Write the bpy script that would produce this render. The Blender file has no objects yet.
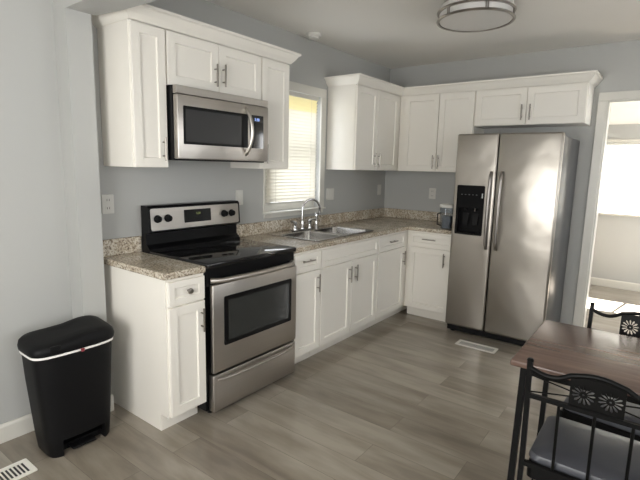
import bpy, bmesh, math, random
from mathutils import Vector, Matrix
random.seed(4)
S = bpy.context.scene
COL = S.collection
PI = math.pi

# ------------------------------------------------------------------ camera, world, lights, exposure
cam_d = bpy.data.cameras.new('camera'); cam = bpy.data.objects.new('camera', cam_d); COL.objects.link(cam)
yaw, pitch, roll = math.radians(36.925), math.radians(-9.073), math.radians(1.375)
Fw = Vector((math.cos(pitch)*math.cos(yaw), math.cos(pitch)*math.sin(yaw), math.sin(pitch)))
Rt = Fw.cross(Vector((0, 0, 1))).normalized(); Up = Rt.cross(Fw)
R2 = Rt*math.cos(roll)+Up*math.sin(roll); U2 = -Rt*math.sin(roll)+Up*math.cos(roll)
M = Matrix((R2, U2, -Fw)).transposed().to_4x4(); M.translation = Vector((-4.786, -2.669, 1.479))
cam.matrix_world = M
cam_d.sensor_width = 36; cam_d.lens = 463.3/640*36; cam_d.clip_start = 0.05
S.camera = cam

w = bpy.data.worlds.new('daylight'); S.world = w; w.use_nodes = True
bg = w.node_tree.nodes['Background']; bg.inputs[0].default_value = (0.92, 0.96, 1.0, 1); bg.inputs[1].default_value = 3.5

sun_d = bpy.data.lights.new('sun', 'SUN'); sun_d.energy = 150; sun_d.angle = math.radians(0.6); sun_d.color = (1, .97, .93)
sun = bpy.data.objects.new('sun', sun_d); COL.objects.link(sun)
SUN_EL = math.radians(53)
sun.rotation_euler = Vector((-math.cos(SUN_EL), 0.10, -math.sin(SUN_EL))).to_track_quat('-Z', 'Y').to_euler()
sun.location = (6, -2.5, 6)

def window_light(name, loc, direction, sx, sy, power, color):
    d = bpy.data.lights.new(name, 'AREA'); d.shape = 'RECTANGLE'; d.size = sx; d.size_y = sy; d.energy = power; d.color = color
    o = bpy.data.objects.new(name, d); COL.objects.link(o); o.location = loc
    o.rotation_euler = Vector(direction).to_track_quat('-Z', 'Z').to_euler()
    return o
# daylight entering unseen windows behind and to the right of the photographer
window_light('window_daylight', (-5.86, -1.8, 1.40), (1, 0, 0), 1.3, 1.3, 47, (1, .975, .925))
window_light('window_daylight', (-4.6, -4.16, 1.45), (0, 1, 0), 1.5, 1.3, 10, (1, .98, .94))
window_light('window_daylight', (-1.6, -4.16, 1.5), (0, 1, 0), 1.2, 1.1, 4, (1, .96, .90))
window_light('window_daylight', (1.2, -4.16, 1.35), (0, 1, 0), 1.3, 1.3, 30, (1, .975, .94))  # unseen window light, added to brighten the side room
S.view_settings.view_transform = 'Standard'; S.view_settings.look = 'None'; S.view_settings.gamma = 1
S.view_settings.exposure = 0.35
S.cycles.use_denoising = True
S.cycles.max_bounces = 12; S.cycles.diffuse_bounces = 7; S.cycles.glossy_bounces = 5
S.cycles.sample_clamp_indirect = 6
S.cycles.caustics_reflective = False; S.cycles.caustics_refractive = False

# ------------------------------------------------------------------ materials
def nt(m): return m.node_tree.nodes, m.node_tree.links
def mat(name, col, rough=.5, metal=0, bdist=.002, noise=0.0, nscale=8, bump=0.0, bscale=60, stretch=None, spec=.5, coat=0, rough_var=0):
    m = bpy.data.materials.new(name); m.use_nodes = True; N, L = nt(m); b = N['Principled BSDF']
    b.inputs['Base Color'].default_value = (*col, 1); b.inputs['Roughness'].default_value = rough
    b.inputs['Metallic'].default_value = metal; b.inputs['Specular IOR Level'].default_value = spec
    b.inputs['Coat Weight'].default_value = coat; b.inputs['Coat Roughness'].default_value = .08
    tc = N.new('ShaderNodeTexCoord'); mp = N.new('ShaderNodeMapping'); L.new(tc.outputs['Object'], mp.inputs[0])
    if stretch: mp.inputs['Scale'].default_value = stretch
    nz = N.new('ShaderNodeTexNoise'); nz.inputs['Scale'].default_value = nscale; nz.inputs['Detail'].default_value = 3
    L.new(mp.outputs[0], nz.inputs['Vector'])
    r = N.new('ShaderNodeMix'); r.data_type = 'RGBA'
    n = noise or .02
    r.inputs['A'].default_value = (*[c*(1-n) for c in col], 1); r.inputs['B'].default_value = (*[min(1, c*(1+n)) for c in col], 1)
    L.new(nz.outputs['Fac'], r.inputs['Factor']); L.new(r.outputs['Result'], b.inputs['Base Color'])
    if rough_var:
        mr = N.new('ShaderNodeMapRange'); mr.inputs['To Min'].default_value = rough-rough_var; mr.inputs['To Max'].default_value = rough+rough_var
        L.new(nz.outputs['Fac'], mr.inputs['Value']); L.new(mr.outputs[0], b.inputs['Roughness'])
    if bump:
        n2 = N.new('ShaderNodeTexNoise'); n2.inputs['Scale'].default_value = bscale; L.new(mp.outputs[0], n2.inputs['Vector'])
        bp = N.new('ShaderNodeBump'); bp.inputs['Strength'].default_value = bump; bp.inputs['Distance'].default_value = bdist
        L.new(n2.outputs['Fac'], bp.inputs['Height']); L.new(bp.outputs[0], b.inputs['Normal'])
    return m
def emis(name, col, s):
    m = mat(name, (0.02, 0.02, 0.02), .4); b = m.node_tree.nodes['Principled BSDF']
    b.inputs['Emission Color'].default_value = (*col, 1); b.inputs['Emission Strength'].default_value = s; return m

WALL = mat('grey_wall_paint', (.412, .414, .400), .55, noise=.015, nscale=2, bump=.06, bscale=180)
CEIL = mat('ceiling_paint', (.76, .74, .70), .9, noise=.015, nscale=1.5)
TRIM = mat('white_trim_paint', (.61, .595, .545), .35)
CAB = mat('white_cabinet_lacquer', (.775, .745, .685), .38, noise=.012, nscale=3)
STEEL = mat('brushed_steel', (.56, .53, .49), .30, 1, noise=.06, nscale=3, bump=.10, bscale=40, stretch=(1, 1, 30), rough_var=.05)
STEEL_H = mat('brushed_steel_horizontal', (.50, .47, .435), .33, 1, noise=.06, nscale=3, bump=.10, bscale=40, stretch=(1, 1, 30), rough_var=.05)
FRST = mat('fridge_steel', (.37, .344, .308), .33, 1, noise=.04, nscale=1.2, bump=.5, bscale=2.4, bdist=.03, rough_var=.05)
NICKEL = mat('brushed_nickel', (.32, .295, .265), .28, 1)
CHROME = mat('polished_chrome', (.60, .60, .61), .08, 1)
SINKM = mat('sink_steel', (.55, .54, .53), .20, 1, rough_var=.06)
DBLK = mat('dispenser_black', (.003, .003, .0035), .30, spec=.12)
FHND = mat('dark_steel', (.26, .245, .23), .32, 1)
BLACK = mat('black_enamel', (.004, .004, .0045), .28, spec=.2)
GLASSB = mat('black_ceramic_glass', (.006, .006, .007), .07, spec=.6)
OVENG = mat('oven_glass', (.028, .030, .029), .12)
MWG = mat('microwave_glass', (.045, .045, .046), .16)
PLASTB = mat('black_plastic', (.0045, .0045, .005), .5, bump=.05, bscale=300, spec=.16)
FSIDE = mat('fridge_side_grey', (.045, .046, .048), .28, bump=.04, bscale=120, spec=.28)
METB = mat('black_metal', (.003, .003, .003), .42, spec=.13)
VINYL = mat('grey_vinyl', (.060, .062, .072), .36, noise=.1, nscale=20, bump=.1, bscale=200)
WHITEP = mat('white_plastic', (.62, .61, .57), .4)
SLOT = mat('dark_slot', (.03, .03, .03), .6)
VENTM = mat('register_enamel', (.78, .76, .70), .4)
BAGW = mat('white_bag_plastic', (.85, .82, .80), .5)
RED = mat('red_drawstring', (.22, .03, .04), .5)
BURN = mat('burner_ring_print', (.05, .05, .052), .12)
GREEN = emis('green_digits', (.55, .70, .15), .22)
BLUE = emis('blue_digits', (.35, .5, 1), 1.1)
GLOBE = mat('frosted_glass_shade', (.60, .585, .56), .35)
TREEM = mat('house_siding', (.55, .42, .20), .8, noise=.3, nscale=2)

def blind_mat(name, col, tr):
    m = bpy.data.materials.new(name); m.use_nodes = True; N, L = nt(m)
    for n in list(N):
        if n.type != 'OUTPUT_MATERIAL': N.remove(n)
    out = [n for n in N if n.type == 'OUTPUT_MATERIAL'][0]
    d = N.new('ShaderNodeBsdfDiffuse'); t = N.new('ShaderNodeBsdfTranslucent'); mx = N.new('ShaderNodeMixShader')
    nz = N.new('ShaderNodeTexNoise'); nz.inputs['Scale'].default_value = 5
    cr = N.new('ShaderNodeMix'); cr.data_type = 'RGBA'; cr.inputs['A'].default_value = (*[c*.95 for c in col], 1); cr.inputs['B'].default_value = (*col, 1)
    L.new(nz.outputs['Fac'], cr.inputs['Factor']); L.new(cr.outputs['Result'], d.inputs[0]); L.new(cr.outputs['Result'], t.inputs[0])
    mx.inputs[0].default_value = tr; L.new(d.outputs[0], mx.inputs[1]); L.new(t.outputs[0], mx.inputs[2]); L.new(mx.outputs[0], out.inputs[0])
    return m
BLIND = blind_mat('blind_vinyl', (.92, .90, .84), .55)
BLINDY = blind_mat('blind_vinyl_yellowed', (.95, .90, .68), .55)  # yellow light from outside, painted into the colour of the top slats

def glass_mat():
    m = bpy.data.materials.new('window_glass'); m.use_nodes = True; N, L = nt(m)
    out = [n for n in N if n.type == 'OUTPUT_MATERIAL'][0]; N.remove(N['Principled BSDF'])
    t = N.new('ShaderNodeBsdfTransparent'); g = N.new('ShaderNodeBsdfGlossy'); g.inputs['Roughness'].default_value = .02
    mx = N.new('ShaderNodeMixShader'); mx.inputs[0].default_value = .05
    L.new(t.outputs[0], mx.inputs[1]); L.new(g.outputs[0], mx.inputs[2]); L.new(mx.outputs[0], out.inputs[0]); return m
PANE = glass_mat()
def clear_plastic():
    m = glass_mat(); m.name = 'clear_plastic'
    N = m.node_tree.nodes; t = [n for n in N if n.type == 'BSDF_TRANSPARENT'][0]; t.inputs[0].default_value = (.86, .88, .90, 1); return m
CLEARP = clear_plastic()

def floor_mat():
    m = bpy.data.materials.new('grey_vinyl_planks'); m.use_nodes = True; N, L = nt(m); b = N['Principled BSDF']
    tc = N.new('ShaderNodeTexCoord'); mp = N.new('ShaderNodeMapping'); mp.inputs['Rotation'].default_value = (0, 0, PI/2)
    mp.inputs['Location'].default_value = (.45, .06, 0)
    L.new(tc.outputs['Object'], mp.inputs[0])
    br = N.new('ShaderNodeTexBrick'); br.offset = .37; br.offset_frequency = 2
    br.inputs['Scale'].default_value = 1; br.inputs['Brick Width'].default_value = 1.22; br.inputs['Row Height'].default_value = .18
    br.inputs['Mortar Size'].default_value = .0012; br.inputs['Bias'].default_value = 0; br.inputs['Mortar Smooth'].default_value = .3
    br.inputs['Color1'].default_value = (.0, .0, .0, 1); br.inputs['Color2'].default_value = (1, 1, 1, 1); br.inputs['Mortar'].default_value = (0, 0, 0, 1)
    L.new(mp.outputs[0], br.inputs['Vector'])
    ad = N.new('ShaderNodeVectorMath'); ad.operation = 'MULTIPLY_ADD'; ad.inputs[1].default_value = (1, 1, 1)
    sc = N.new('ShaderNodeVectorMath'); sc.operation = 'SCALE'; sc.inputs['Scale'].default_value = 9.0
    L.new(br.outputs['Color'], sc.inputs[0]); L.new(mp.outputs[0], ad.inputs[0]); L.new(sc.outputs[0], ad.inputs[2])
    st = N.new('ShaderNodeMapping'); st.inputs['Scale'].default_value = (.9, 6, 1); L.new(ad.outputs[0], st.inputs[0])
    g = N.new('ShaderNodeTexNoise'); g.inputs['Scale'].default_value = 1.6; g.inputs['Detail'].default_value = 6; g.inputs['Roughness'].default_value = .62; g.inputs['Distortion'].default_value = .9
    L.new(st.outputs[0], g.inputs['Vector'])
    st2 = N.new('ShaderNodeMapping'); st2.inputs['Scale'].default_value = (1.1, 4.2, 1); L.new(ad.outputs[0], st2.inputs[0])
    g2 = N.new('ShaderNodeTexNoise'); g2.inputs['Scale'].default_value = 1.9; g2.inputs['Detail'].default_value = 3; L.new(st2.outputs[0], g2.inputs['Vector'])
    a1 = N.new('ShaderNodeMath'); a1.operation = 'MULTIPLY_ADD'; a1.inputs[1].default_value = .55
    a0 = N.new('ShaderNodeMath'); a0.operation = 'MULTIPLY'; a0.inputs[1].default_value = .66
    L.new(g2.outputs['Fac'], a0.inputs[0]); L.new(g.outputs['Fac'], a1.inputs[0]); L.new(a0.outputs[0], a1.inputs[2])
    a2 = N.new('ShaderNodeMath'); a2.operation = 'MULTIPLY_ADD'; a2.inputs[1].default_value = .20
    L.new(br.outputs['Color'], a2.inputs[0]); L.new(a1.outputs[0], a2.inputs[2])
    cr = N.new('ShaderNodeValToRGB'); e = cr.color_ramp.elements
    e[0].position = .48; e[0].color = (.160, .132, .103, 1); e[1].position = .88; e[1].color = (.33, .292, .24, 1)
    k = e.new(.66); k.color = (.230, .199, .159, 1)
    L.new(a2.outputs[0], cr.inputs[0])
    mm = N.new('ShaderNodeMix'); mm.data_type = 'RGBA'; mm.blend_type = 'MULTIPLY'
    L.new(br.outputs['Fac'], mm.inputs['Factor']); L.new(cr.outputs[0], mm.inputs['A']); mm.inputs['B'].default_value = (.55, .52, .5, 1)
    L.new(mm.outputs['Result'], b.inputs['Base Color'])
    mr = N.new('ShaderNodeMapRange'); mr.inputs['To Min'].default_value = .26; mr.inputs['To Max'].default_value = .36
    b.inputs['Coat Weight'].default_value = .35; b.inputs['Coat Roughness'].default_value = .14
    L.new(g.outputs['Fac'], mr.inputs['Value']); L.new(mr.outputs[0], b.inputs['Roughness'])
    bp = N.new('ShaderNodeBump'); bp.inputs['Strength'].default_value = .12; bp.inputs['Distance'].default_value = .001
    L.new(g.outputs['Fac'], bp.inputs['Height']); L.new(bp.outputs[0], b.inputs['Normal'])
    return m
FLOOR = floor_mat()

def granite():
    m = bpy.data.materials.new('speckled_laminate'); m.use_nodes = True; N, L = nt(m); b = N['Principled BSDF']
    tc = N.new('ShaderNodeTexCoord')
    v = N.new('ShaderNodeTexNoise'); v.inputs['Scale'].default_value = 85; v.inputs['Detail'].default_value = 5; v.inputs['Roughness'].default_value = .7
    L.new(tc.outputs['Object'], v.inputs['Vector'])
    n2 = N.new('ShaderNodeTexNoise'); n2.inputs['Scale'].default_value = 9; L.new(tc.outputs['Object'], n2.inputs['Vector'])
    c1 = N.new('ShaderNodeValToRGB'); e = c1.color_ramp.elements
    e[0].position = .34; e[0].color = (.10, .075, .055, 1); e[1].position = .62; e[1].color = (.70, .65, .55, 1)
    k = e.new(.45); k.color = (.36, .30, .23, 1); k = e.new(.51); k.color = (.55, .50, .41, 1)
    L.new(v.outputs['Fac'], c1.inputs[0])
    mm = N.new('ShaderNodeMix'); mm.data_type = 'RGBA'; mm.blend_type = 'MULTIPLY'; mm.inputs['Factor'].default_value = .5
    c2 = N.new('ShaderNodeValToRGB'); c2.color_ramp.elements[0].position = .4; c2.color_ramp.elements[0].color = (.55, .47, .38, 1); c2.color_ramp.elements[1].position = .6; c2.color_ramp.elements[1].color = (1, 1, 1, 1)
    L.new(n2.outputs['Fac'], c2.inputs[0]); L.new(c1.outputs[0], mm.inputs['A']); L.new(c2.outputs[0], mm.inputs['B'])
    L.new(mm.outputs['Result'], b.inputs['Base Color']); b.inputs['Roughness'].default_value = .27; b.inputs['Specular IOR Level'].default_value = .75
    return m
GRAN = granite()

def wood():
    m = bpy.data.materials.new('brown_wood_top'); m.use_nodes = True; N, L = nt(m); b = N['Principled BSDF']
    tc = N.new('ShaderNodeTexCoord'); mp = N.new('ShaderNodeMapping'); mp.inputs['Scale'].default_value = (14, 1.2, 14); L.new(tc.outputs['Object'], mp.inputs[0])
    n = N.new('ShaderNodeTexNoise'); n.inputs['Scale'].default_value = 2; n.inputs['Detail'].default_value = 5; n.inputs['Distortion'].default_value = .5; L.new(mp.outputs[0], n.inputs['Vector'])
    c = N.new('ShaderNodeValToRGB'); e = c.color_ramp.elements; e[0].position = .3; e[0].color = (.085, .048, .036, 1); e[1].position = .75; e[1].color = (.155, .096, .074, 1)
    L.new(n.outputs['Fac'], c.inputs[0]); L.new(c.outputs[0], b.inputs['Base Color']); b.inputs['Roughness'].default_value = .27; b.inputs['Specular IOR Level'].default_value = .8
    return m
WOOD = wood()

# ------------------------------------------------------------------ mesh helpers
TA = lambda u, d, v: (u, -d, v)          # along the sink wall: u = x, d = out of the wall
TB = lambda u, d, v: (-d, -u, v)         # along the fridge wall: u = -y
ID = lambda u, d, v: (u, d, v)
class MB:
    def __init__(s, T=ID, off=(0, 0, 0)): s.b = bmesh.new(); s.T = T; s.off = Vector(off)
    def V(s, p): return s.b.verts.new(Vector(s.T(*p))-s.off)
    def box(s, a0, a1, b0, b1, c0, c1, bev=0, seg=2):
        tb = bmesh.new()
        vs = [tb.verts.new(Vector(s.T(x, y, z))-s.off) for x in (a0, a1) for y in (b0, b1) for z in (c0, c1)]
        for f in ((0, 1, 3, 2), (4, 6, 7, 5), (0, 4, 5, 1), (2, 3, 7, 6), (0, 2, 6, 4), (1, 5, 7, 3)): tb.faces.new([vs[i] for i in f])
        bmesh.ops.recalc_face_normals(tb, faces=tb.faces)
        if bev: bmesh.ops.bevel(tb, geom=list(tb.edges), offset=bev, segments=seg, profile=.5, affect='EDGES')
        s.merge(tb)
    def merge(s, tb):
        me = bpy.data.meshes.new('t'); tb.to_mesh(me); tb.free(); s.b.from_mesh(me); bpy.data.meshes.remove(me)
    def loft(s, rings, cap=(True, True), closed=False):
        R = [[s.V(p) for p in r] for r in rings]; n = len(R[0]); k = len(R)
        for i in range(k if closed else k-1):
            A, B = R[i], R[(i+1) % k]
            for j in range(n): s.b.faces.new((A[j], A[(j+1) % n], B[(j+1) % n], B[j]))
        if not closed:
            if cap[0]: s.b.faces.new(R[0][::-1])
            if cap[1]: s.b.faces.new(R[-1])
    def cyl(s, p, q, r, r2=None, n=20):
        s.tube([p, q], [r, r if r2 is None else r2], n)
    def tube(s, pts, r, n=10, square=False):
        P = [Vector(p) for p in pts]; rs = r if isinstance(r, (list, tuple)) else [r]*len(P)
        rings = []; ref = None
        for i, p in enumerate(P):
            t = ((P[min(i+1, len(P)-1)]-P[i]).normalized()+(P[i]-P[max(i-1, 0)]).normalized()).normalized()
            if ref is None:
                ref = Vector((0, 0, 1)) if abs(t.z) < .9 else Vector((1, 0, 0))
            a = (ref-t*ref.dot(t)).normalized(); bb = t.cross(a); ref = a
            if square: off = [(1, 1), (-1, 1), (-1, -1), (1, -1)]; rings.append([p+(a*x+bb*y)*rs[i] for x, y in off])
            else: rings.append([p+(a*math.cos(2*PI*k/n)+bb*math.sin(2*PI*k/n))*rs[i] for k in range(n)])
        s.loft(rings)
    def lathe(s, c, prof, n=40, axis='z'):
        rings = []
        for r, h in prof:
            if axis == 'z': rings.append([(c[0]+r*math.cos(2*PI*k/n), c[1]+r*math.sin(2*PI*k/n), c[2]+h) for k in range(n)])
            else: rings.append([(c[0]+r*math.cos(2*PI*k/n), c[1]+h, c[2]+r*math.sin(2*PI*k/n)) for k in range(n)])
        s.loft(rings)
    def build(s, name, m, parent=None, smooth=False, recalc=True):
        if recalc: bmesh.ops.recalc_face_normals(s.b, faces=s.b.faces)
        me = bpy.data.meshes.new(name); s.b.to_mesh(me); s.b.free()
        if smooth:
            for p in me.polygons: p.use_smooth = True
            me.set_sharp_from_angle(angle=math.radians(38))
        me.materials.append(m)
        o = bpy.data.objects.new(name, me); COL.objects.link(o)
        if parent: o.parent = parent
        return o
def tag(o, label=None, cat=None, group=None, kind=None):
    if label: o['label'] = label
    if cat: o['category'] = cat
    if group: o['group'] = group
    if kind: o['kind'] = kind
    return o
def thing(name, label, cat, loc=(0, 0, 0), rz=0, group=None):
    o = bpy.data.objects.new(name, None); COL.objects.link(o); o.location = loc; o.rotation_euler = (0, 0, rz); o.empty_display_size = .05
    return tag(o, label, cat, group)
def struct(o): o['kind'] = 'structure'; return o
def cut(o, boxes):
    """boolean difference of boxes (x0,x1,y0,y1,z0,z1 in the object's own space)"""
    mb = MB()
    for b_ in boxes: mb.box(*b_[:6], bev=(b_[6] if len(b_) > 6 else 0))
    c = mb.build('cutter', BLACK); c.location = o.location
    mod = o.modifiers.new('b', 'BOOLEAN'); mod.operation = 'DIFFERENCE'; mod.object = c; mod.solver = 'EXACT'
    par = o.parent; o.parent = None
    bpy.context.view_layer.update()
    me = bpy.data.meshes.new_from_object(o.evaluated_get(bpy.context.evaluated_depsgraph_get()))
    o.modifiers.clear(); old = o.data; o.data = me; bpy.data.meshes.remove(old); o.parent = par
    bpy.data.objects.remove(c)
def plate_mesh(outer, holes, t):
    """flat plate with holes in the XY plane, thickness t about z=0, returned as a bmesh"""
    cu = bpy.data.curves.new('c', 'CURVE'); cu.dimensions = '2D'; cu.fill_mode = 'BOTH'; cu.extrude = t/2
    for poly in [outer]+holes:
        sp = cu.splines.new('POLY'); sp.points.add(len(poly)-1); sp.use_cyclic_u = True
        for i, p in enumerate(poly): sp.points[i].co = (p[0], p[1], 0, 1)
    ob = bpy.data.objects.new('c', cu); COL.objects.link(ob); bpy.context.view_layer.update()
    me = bpy.data.meshes.new_from_object(ob.evaluated_get(bpy.context.evaluated_depsgraph_get()))
    bpy.data.objects.remove(ob); b_ = bmesh.new(); b_.from_mesh(me); bpy.data.meshes.remove(me)
    bmesh.ops.remove_doubles(b_, verts=b_.verts, dist=1e-5); return b_
def text_mesh(txt, size, t=.0008):
    cu = bpy.data.curves.new('c', 'FONT'); cu.body = txt; cu.size = size; cu.extrude = t; cu.align_x = 'CENTER'; cu.align_y = 'CENTER'
    ob = bpy.data.objects.new('c', cu); COL.objects.link(ob); bpy.context.view_layer.update()
    me = bpy.data.meshes.new_from_object(ob.evaluated_get(bpy.context.evaluated_depsgraph_get()))
    bpy.data.objects.remove(ob); b_ = bmesh.new(); b_.from_mesh(me); bpy.data.meshes.remove(me); return b_
def rrect(x0, x1, y0, y1, r, n=6):
    P = []
    for cx, cy, a in ((x1-r, y1-r, 0), (x0+r, y1-r, PI/2), (x0+r, y0+r, PI), (x1-r, y0+r, 1.5*PI)):
        for k in range(n+1): P.append((cx+r*math.cos(a+PI/2*k/n), cy+r*math.sin(a+PI/2*k/n)))
    return P
def kids(o): return [c for c in COL.objects if c.parent == o]
def copy_tree(o, parent=None):
    ks = kids(o); c = o.copy(); COL.objects.link(c)
    if parent: c.parent = parent
    for k in ks: copy_tree(k, c)
    return c

# ------------------------------------------------------------------ room shell
CH = 2.57
def slab(name, m, *b_, holes=None, kind='structure'):
    mb = MB(); mb.box(*b_); o = mb.build(name, m)
    if holes: cut(o, holes)
    if kind: o['kind'] = kind
    return o
slab('floor', FLOOR, -6.03, 2.5, -4.4, .15, -.10, 0)
slab('ceiling', CEIL, -6.03, .06, -4.4, .15, CH, CH+.1)
slab('wall_left', WALL, -6.03, 2.5, 0, .13, 0, CH, holes=[(-1.96, -1.28, -.1, .3, 1.09, 2.10)])
slab('wall_back', WALL, 0, .12, -4.3, 0, 0, CH, holes=[(-.1, .3, -2.99, -2.142, -.1, 2.091)])
slab('wall_right', WALL, -6.03, 2.5, -4.33, -4.2, 0, CH, holes=[(-5.35, -3.85, -4.5, -4.1, .8, 2.1), (-2.2, -1.0, -4.5, -4.1, .95, 2.05), (.5, 1.9, -4.5, -4.1, .65, 2.05)])
slab('wall_front', WALL, -6.03, -5.9, -4.3, 0, 0, CH, holes=[(-6.2, -5.8, -2.5, -1.1, .8, 2.1)])
# cased opening between the dining side and the kitchen: stub and header in one
mb = MB(); mb.box(-3.589, -3.458, -.132, 0, 0, CH); mb.loft([[(-3.589, y, z0), (-3.436, y, z1), (-3.436, y, CH), (-3.589, y, CH)] for y, z0, z1 in ((-.132, 2.236, 2.236), (-.35, 2.236, 2.222), (-.62, 2.236, 2.212), (-4.2, 2.236, 2.212))])
struct(mb.build('wall_partition', WALL))
# side room beyond the doorway
slab('wall_side_room_far', WALL, 2.24, 2.37, -4.3, 0, 0, CH, holes=[(2.1, 2.5, -3.35, -1.72, .97, 1.87)])
slab('wall_side_room_left', WALL, .12, 2.24, -1.12, -1.0, 0, CH)
mb = MB(); mb.loft([[(.12, -4.2, 2.45), (2.24, -4.2, 2.083), (2.24, -4.2, 2.6), (.12, -4.2, 2.6)], [(.12, -1.12, 2.45), (2.24, -1.12, 2.083), (2.24, -1.12, 2.6), (.12, -1.12, 2.6)]])
struct(mb.build('ceiling_side_room', CEIL))

# baseboards
def base_profile(mb, T, u0, u1, d0=0):
    prof = [(0, 0), (.014, 0), (.014, .085), (.008, .10), (0, .10)]
    mb.T = T; mb.loft([[(u, d0+p[0], p[1]) for p in prof] for u in (u0, u1)])
mb = MB(); base_profile(mb, TA, -5.9, -3.589); base_profile(mb, lambda u, d, v: (-3.589-d, -u, v), .0, .1455)
base_profile(mb, lambda u, d, v: (u, -.132-d, v), -3.60, -3.447)
base_profile(mb, TA, -3.458, -3.405)
struct(mb.build('baseboard_left', TRIM))
mb = MB(); base_profile(mb, lambda u, d, v: (2.24-d, -u, v), 1.12, 4.2); struct(mb.build('baseboard_side_room', TRIM))

# door casing (doorway to the side room)
mb = MB()
for y0, y1 in ((-2.142, -2.070), (-3.06, -2.99)): mb.box(-.018, 0, y0, y1, 0, 2.091, .003)
mb.box(-.018, 0, -3.06, -2.070, 2.0915, 2.163, .003)
for y0, y1 in ((-2.156, -2.142), (-2.99, -2.976)): mb.box(-.004, .124, y0, y1, 0, 2.091, .001)
mb.box(-.004, .124, -2.976, -2.156, 2.077, 2.091, .001)
struct(mb.build('trim_doorway', TRIM))

# window over the sink
win = struct(thing('window_1', None, None, (-1.62, 0, 1.04)))
def W(T=ID): return MB(T, off=(-1.62, 0, 1.04))
mb = W()
mb.box(-2.03, -1.96, -.018, 0, 1.09, 2.10, .003); mb.box(-1.28, -1.209, -.018, 0, 1.09, 2.10, .003); mb.box(-2.03, -1.209, -.018, 0, 2.1005, 2.176, .003)
mb.box(-2.03, -1.209, -.045, .03, 1.075, 1.0895, .004); mb.box(-2.02, -1.219, -.016, 0, 1.039, 1.0745, .003)
mb.build('casing', TRIM, win)
mb = W()
for x0, x1 in ((-1.96, -1.925), (-1.315, -1.28)): mb.box(x0, x1, .05, .10, 1.09, 2.10)
mb.box(-1.925, -1.315, .05, .10, 1.09, 1.15, .003); mb.box(-1.925, -1.315, .05, .10, 1.58, 1.63, .003); mb.box(-1.925, -1.315, .05, .10, 2.05, 2.10, .003)
mb.build('sash', TRIM, win)
mb = W(); mb.box(-1.925, -1.315, .073, .077, 1.15, 2.05); mb.build('pane', PANE, win)

def blind(name, label, T, u0, u1, z0, z1, d, tilt, width, pitch_, ntop=0):
    c = T((u0+u1)/2, d, z0); t = thing(name, label, 'window blind', c)
    mb = MB(T, off=c); mb.box(u0, u1, d-.02, d+.02, z1-.035, z1, .003); mb.build('headrail', TRIM, t)
    zs = []; z = z1-.05
    while z > z0+.02: zs.append(z); z -= pitch_
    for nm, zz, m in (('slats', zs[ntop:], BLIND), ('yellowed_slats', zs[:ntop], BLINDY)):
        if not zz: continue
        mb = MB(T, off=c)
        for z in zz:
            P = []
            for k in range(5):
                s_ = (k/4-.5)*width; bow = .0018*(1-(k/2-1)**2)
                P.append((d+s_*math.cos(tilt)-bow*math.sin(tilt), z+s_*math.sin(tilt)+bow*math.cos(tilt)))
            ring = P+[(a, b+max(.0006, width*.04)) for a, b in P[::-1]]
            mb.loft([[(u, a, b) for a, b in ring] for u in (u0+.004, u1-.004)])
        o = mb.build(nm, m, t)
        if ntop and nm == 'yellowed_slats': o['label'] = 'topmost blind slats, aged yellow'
    mb = MB(T, off=c); mb.box(u0+.003, u1-.003, d-.013, d+.013, z0, z0+.014, .002); mb.build('bottom_rail', TRIM, t)
    for f in (.15, .85):
        mb = MB(T, off=c); mb.cyl((u0+(u1-u0)*f, d+.014, z0+.01), (u0+(u1-u0)*f, d+.014, z1-.03), .0009, n=6); mb.build('ladder_cord', WHITEP, t)
    return t
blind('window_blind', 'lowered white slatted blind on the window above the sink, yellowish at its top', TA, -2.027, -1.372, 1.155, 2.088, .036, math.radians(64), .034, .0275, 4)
blind('window_blind', 'sunlit white blind seen through the doorway in the next room', lambda u, d, v: (2.24-d, -u, v), 1.74, 3.34, 1.0, 1.865, -.035, math.radians(-53), .026, .026)
w2 = struct(thing('window_2', None, None, (2.24, -2.5, .95)))
W2 = lambda: MB(ID, off=(2.24, -2.5, .95))
mb = W2(); mb.box(2.19, 2.24, -3.42, -1.65, .945, .975, .004); mb.box(2.222, 2.24, -1.72, -1.66, .975, 1.87, .002); mb.box(2.222, 2.24, -3.41, -3.35, .975, 1.87, .002); mb.box(2.222, 2.24, -3.41, -1.66, 1.87, 1.90, .002)
mb.build('casing', TRIM, w2)
mb = W2(); mb.box(2.32, 2.36, -3.35, -1.72, .97, 1.0); mb.box(2.32, 2.36, -3.35, -1.72, 1.85, 1.87); mb.box(2.32, 2.36, -2.55, -2.52, 1.0, 1.85); mb.build('sash', TRIM, w2)
mb = W2(); mb.box(2.338, 2.342, -3.35, -1.72, .97, 1.87); mb.build('pane', PANE, w2)
# windows behind the photographer, the last added for the side room lamp (frames only show in reflections)
for i, (T, u0, u1, z0, z1) in enumerate(((lambda u, d, v: (-5.9+d, u, v), -2.5, -1.1, .8, 2.1), (lambda u, d, v: (u, -4.2+d, v), -5.35, -3.85, .8, 2.1), (lambda u, d, v: (u, -4.2+d, v), -2.2, -1.0, .95, 2.05), (lambda u, d, v: (u, -4.2+d, v), .5, 1.9, .65, 2.05))):
    mb = MB(T)
    mb.box(u0-.07, u0, 0, .018, z0-.07, z1+.07); mb.box(u1, u1+.07, 0, .018, z0-.07, z1+.07); mb.box(u0, u1, 0, .018, z1, z1+.07); mb.box(u0, u1, 0, .018, z0-.07, z0)
    mb.box((u0+u1)/2-.02, (u0+u1)/2+.02, .045, .06, z0, z1)
    struct(mb.build('window_%d' % (i+3), TRIM))

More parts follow.
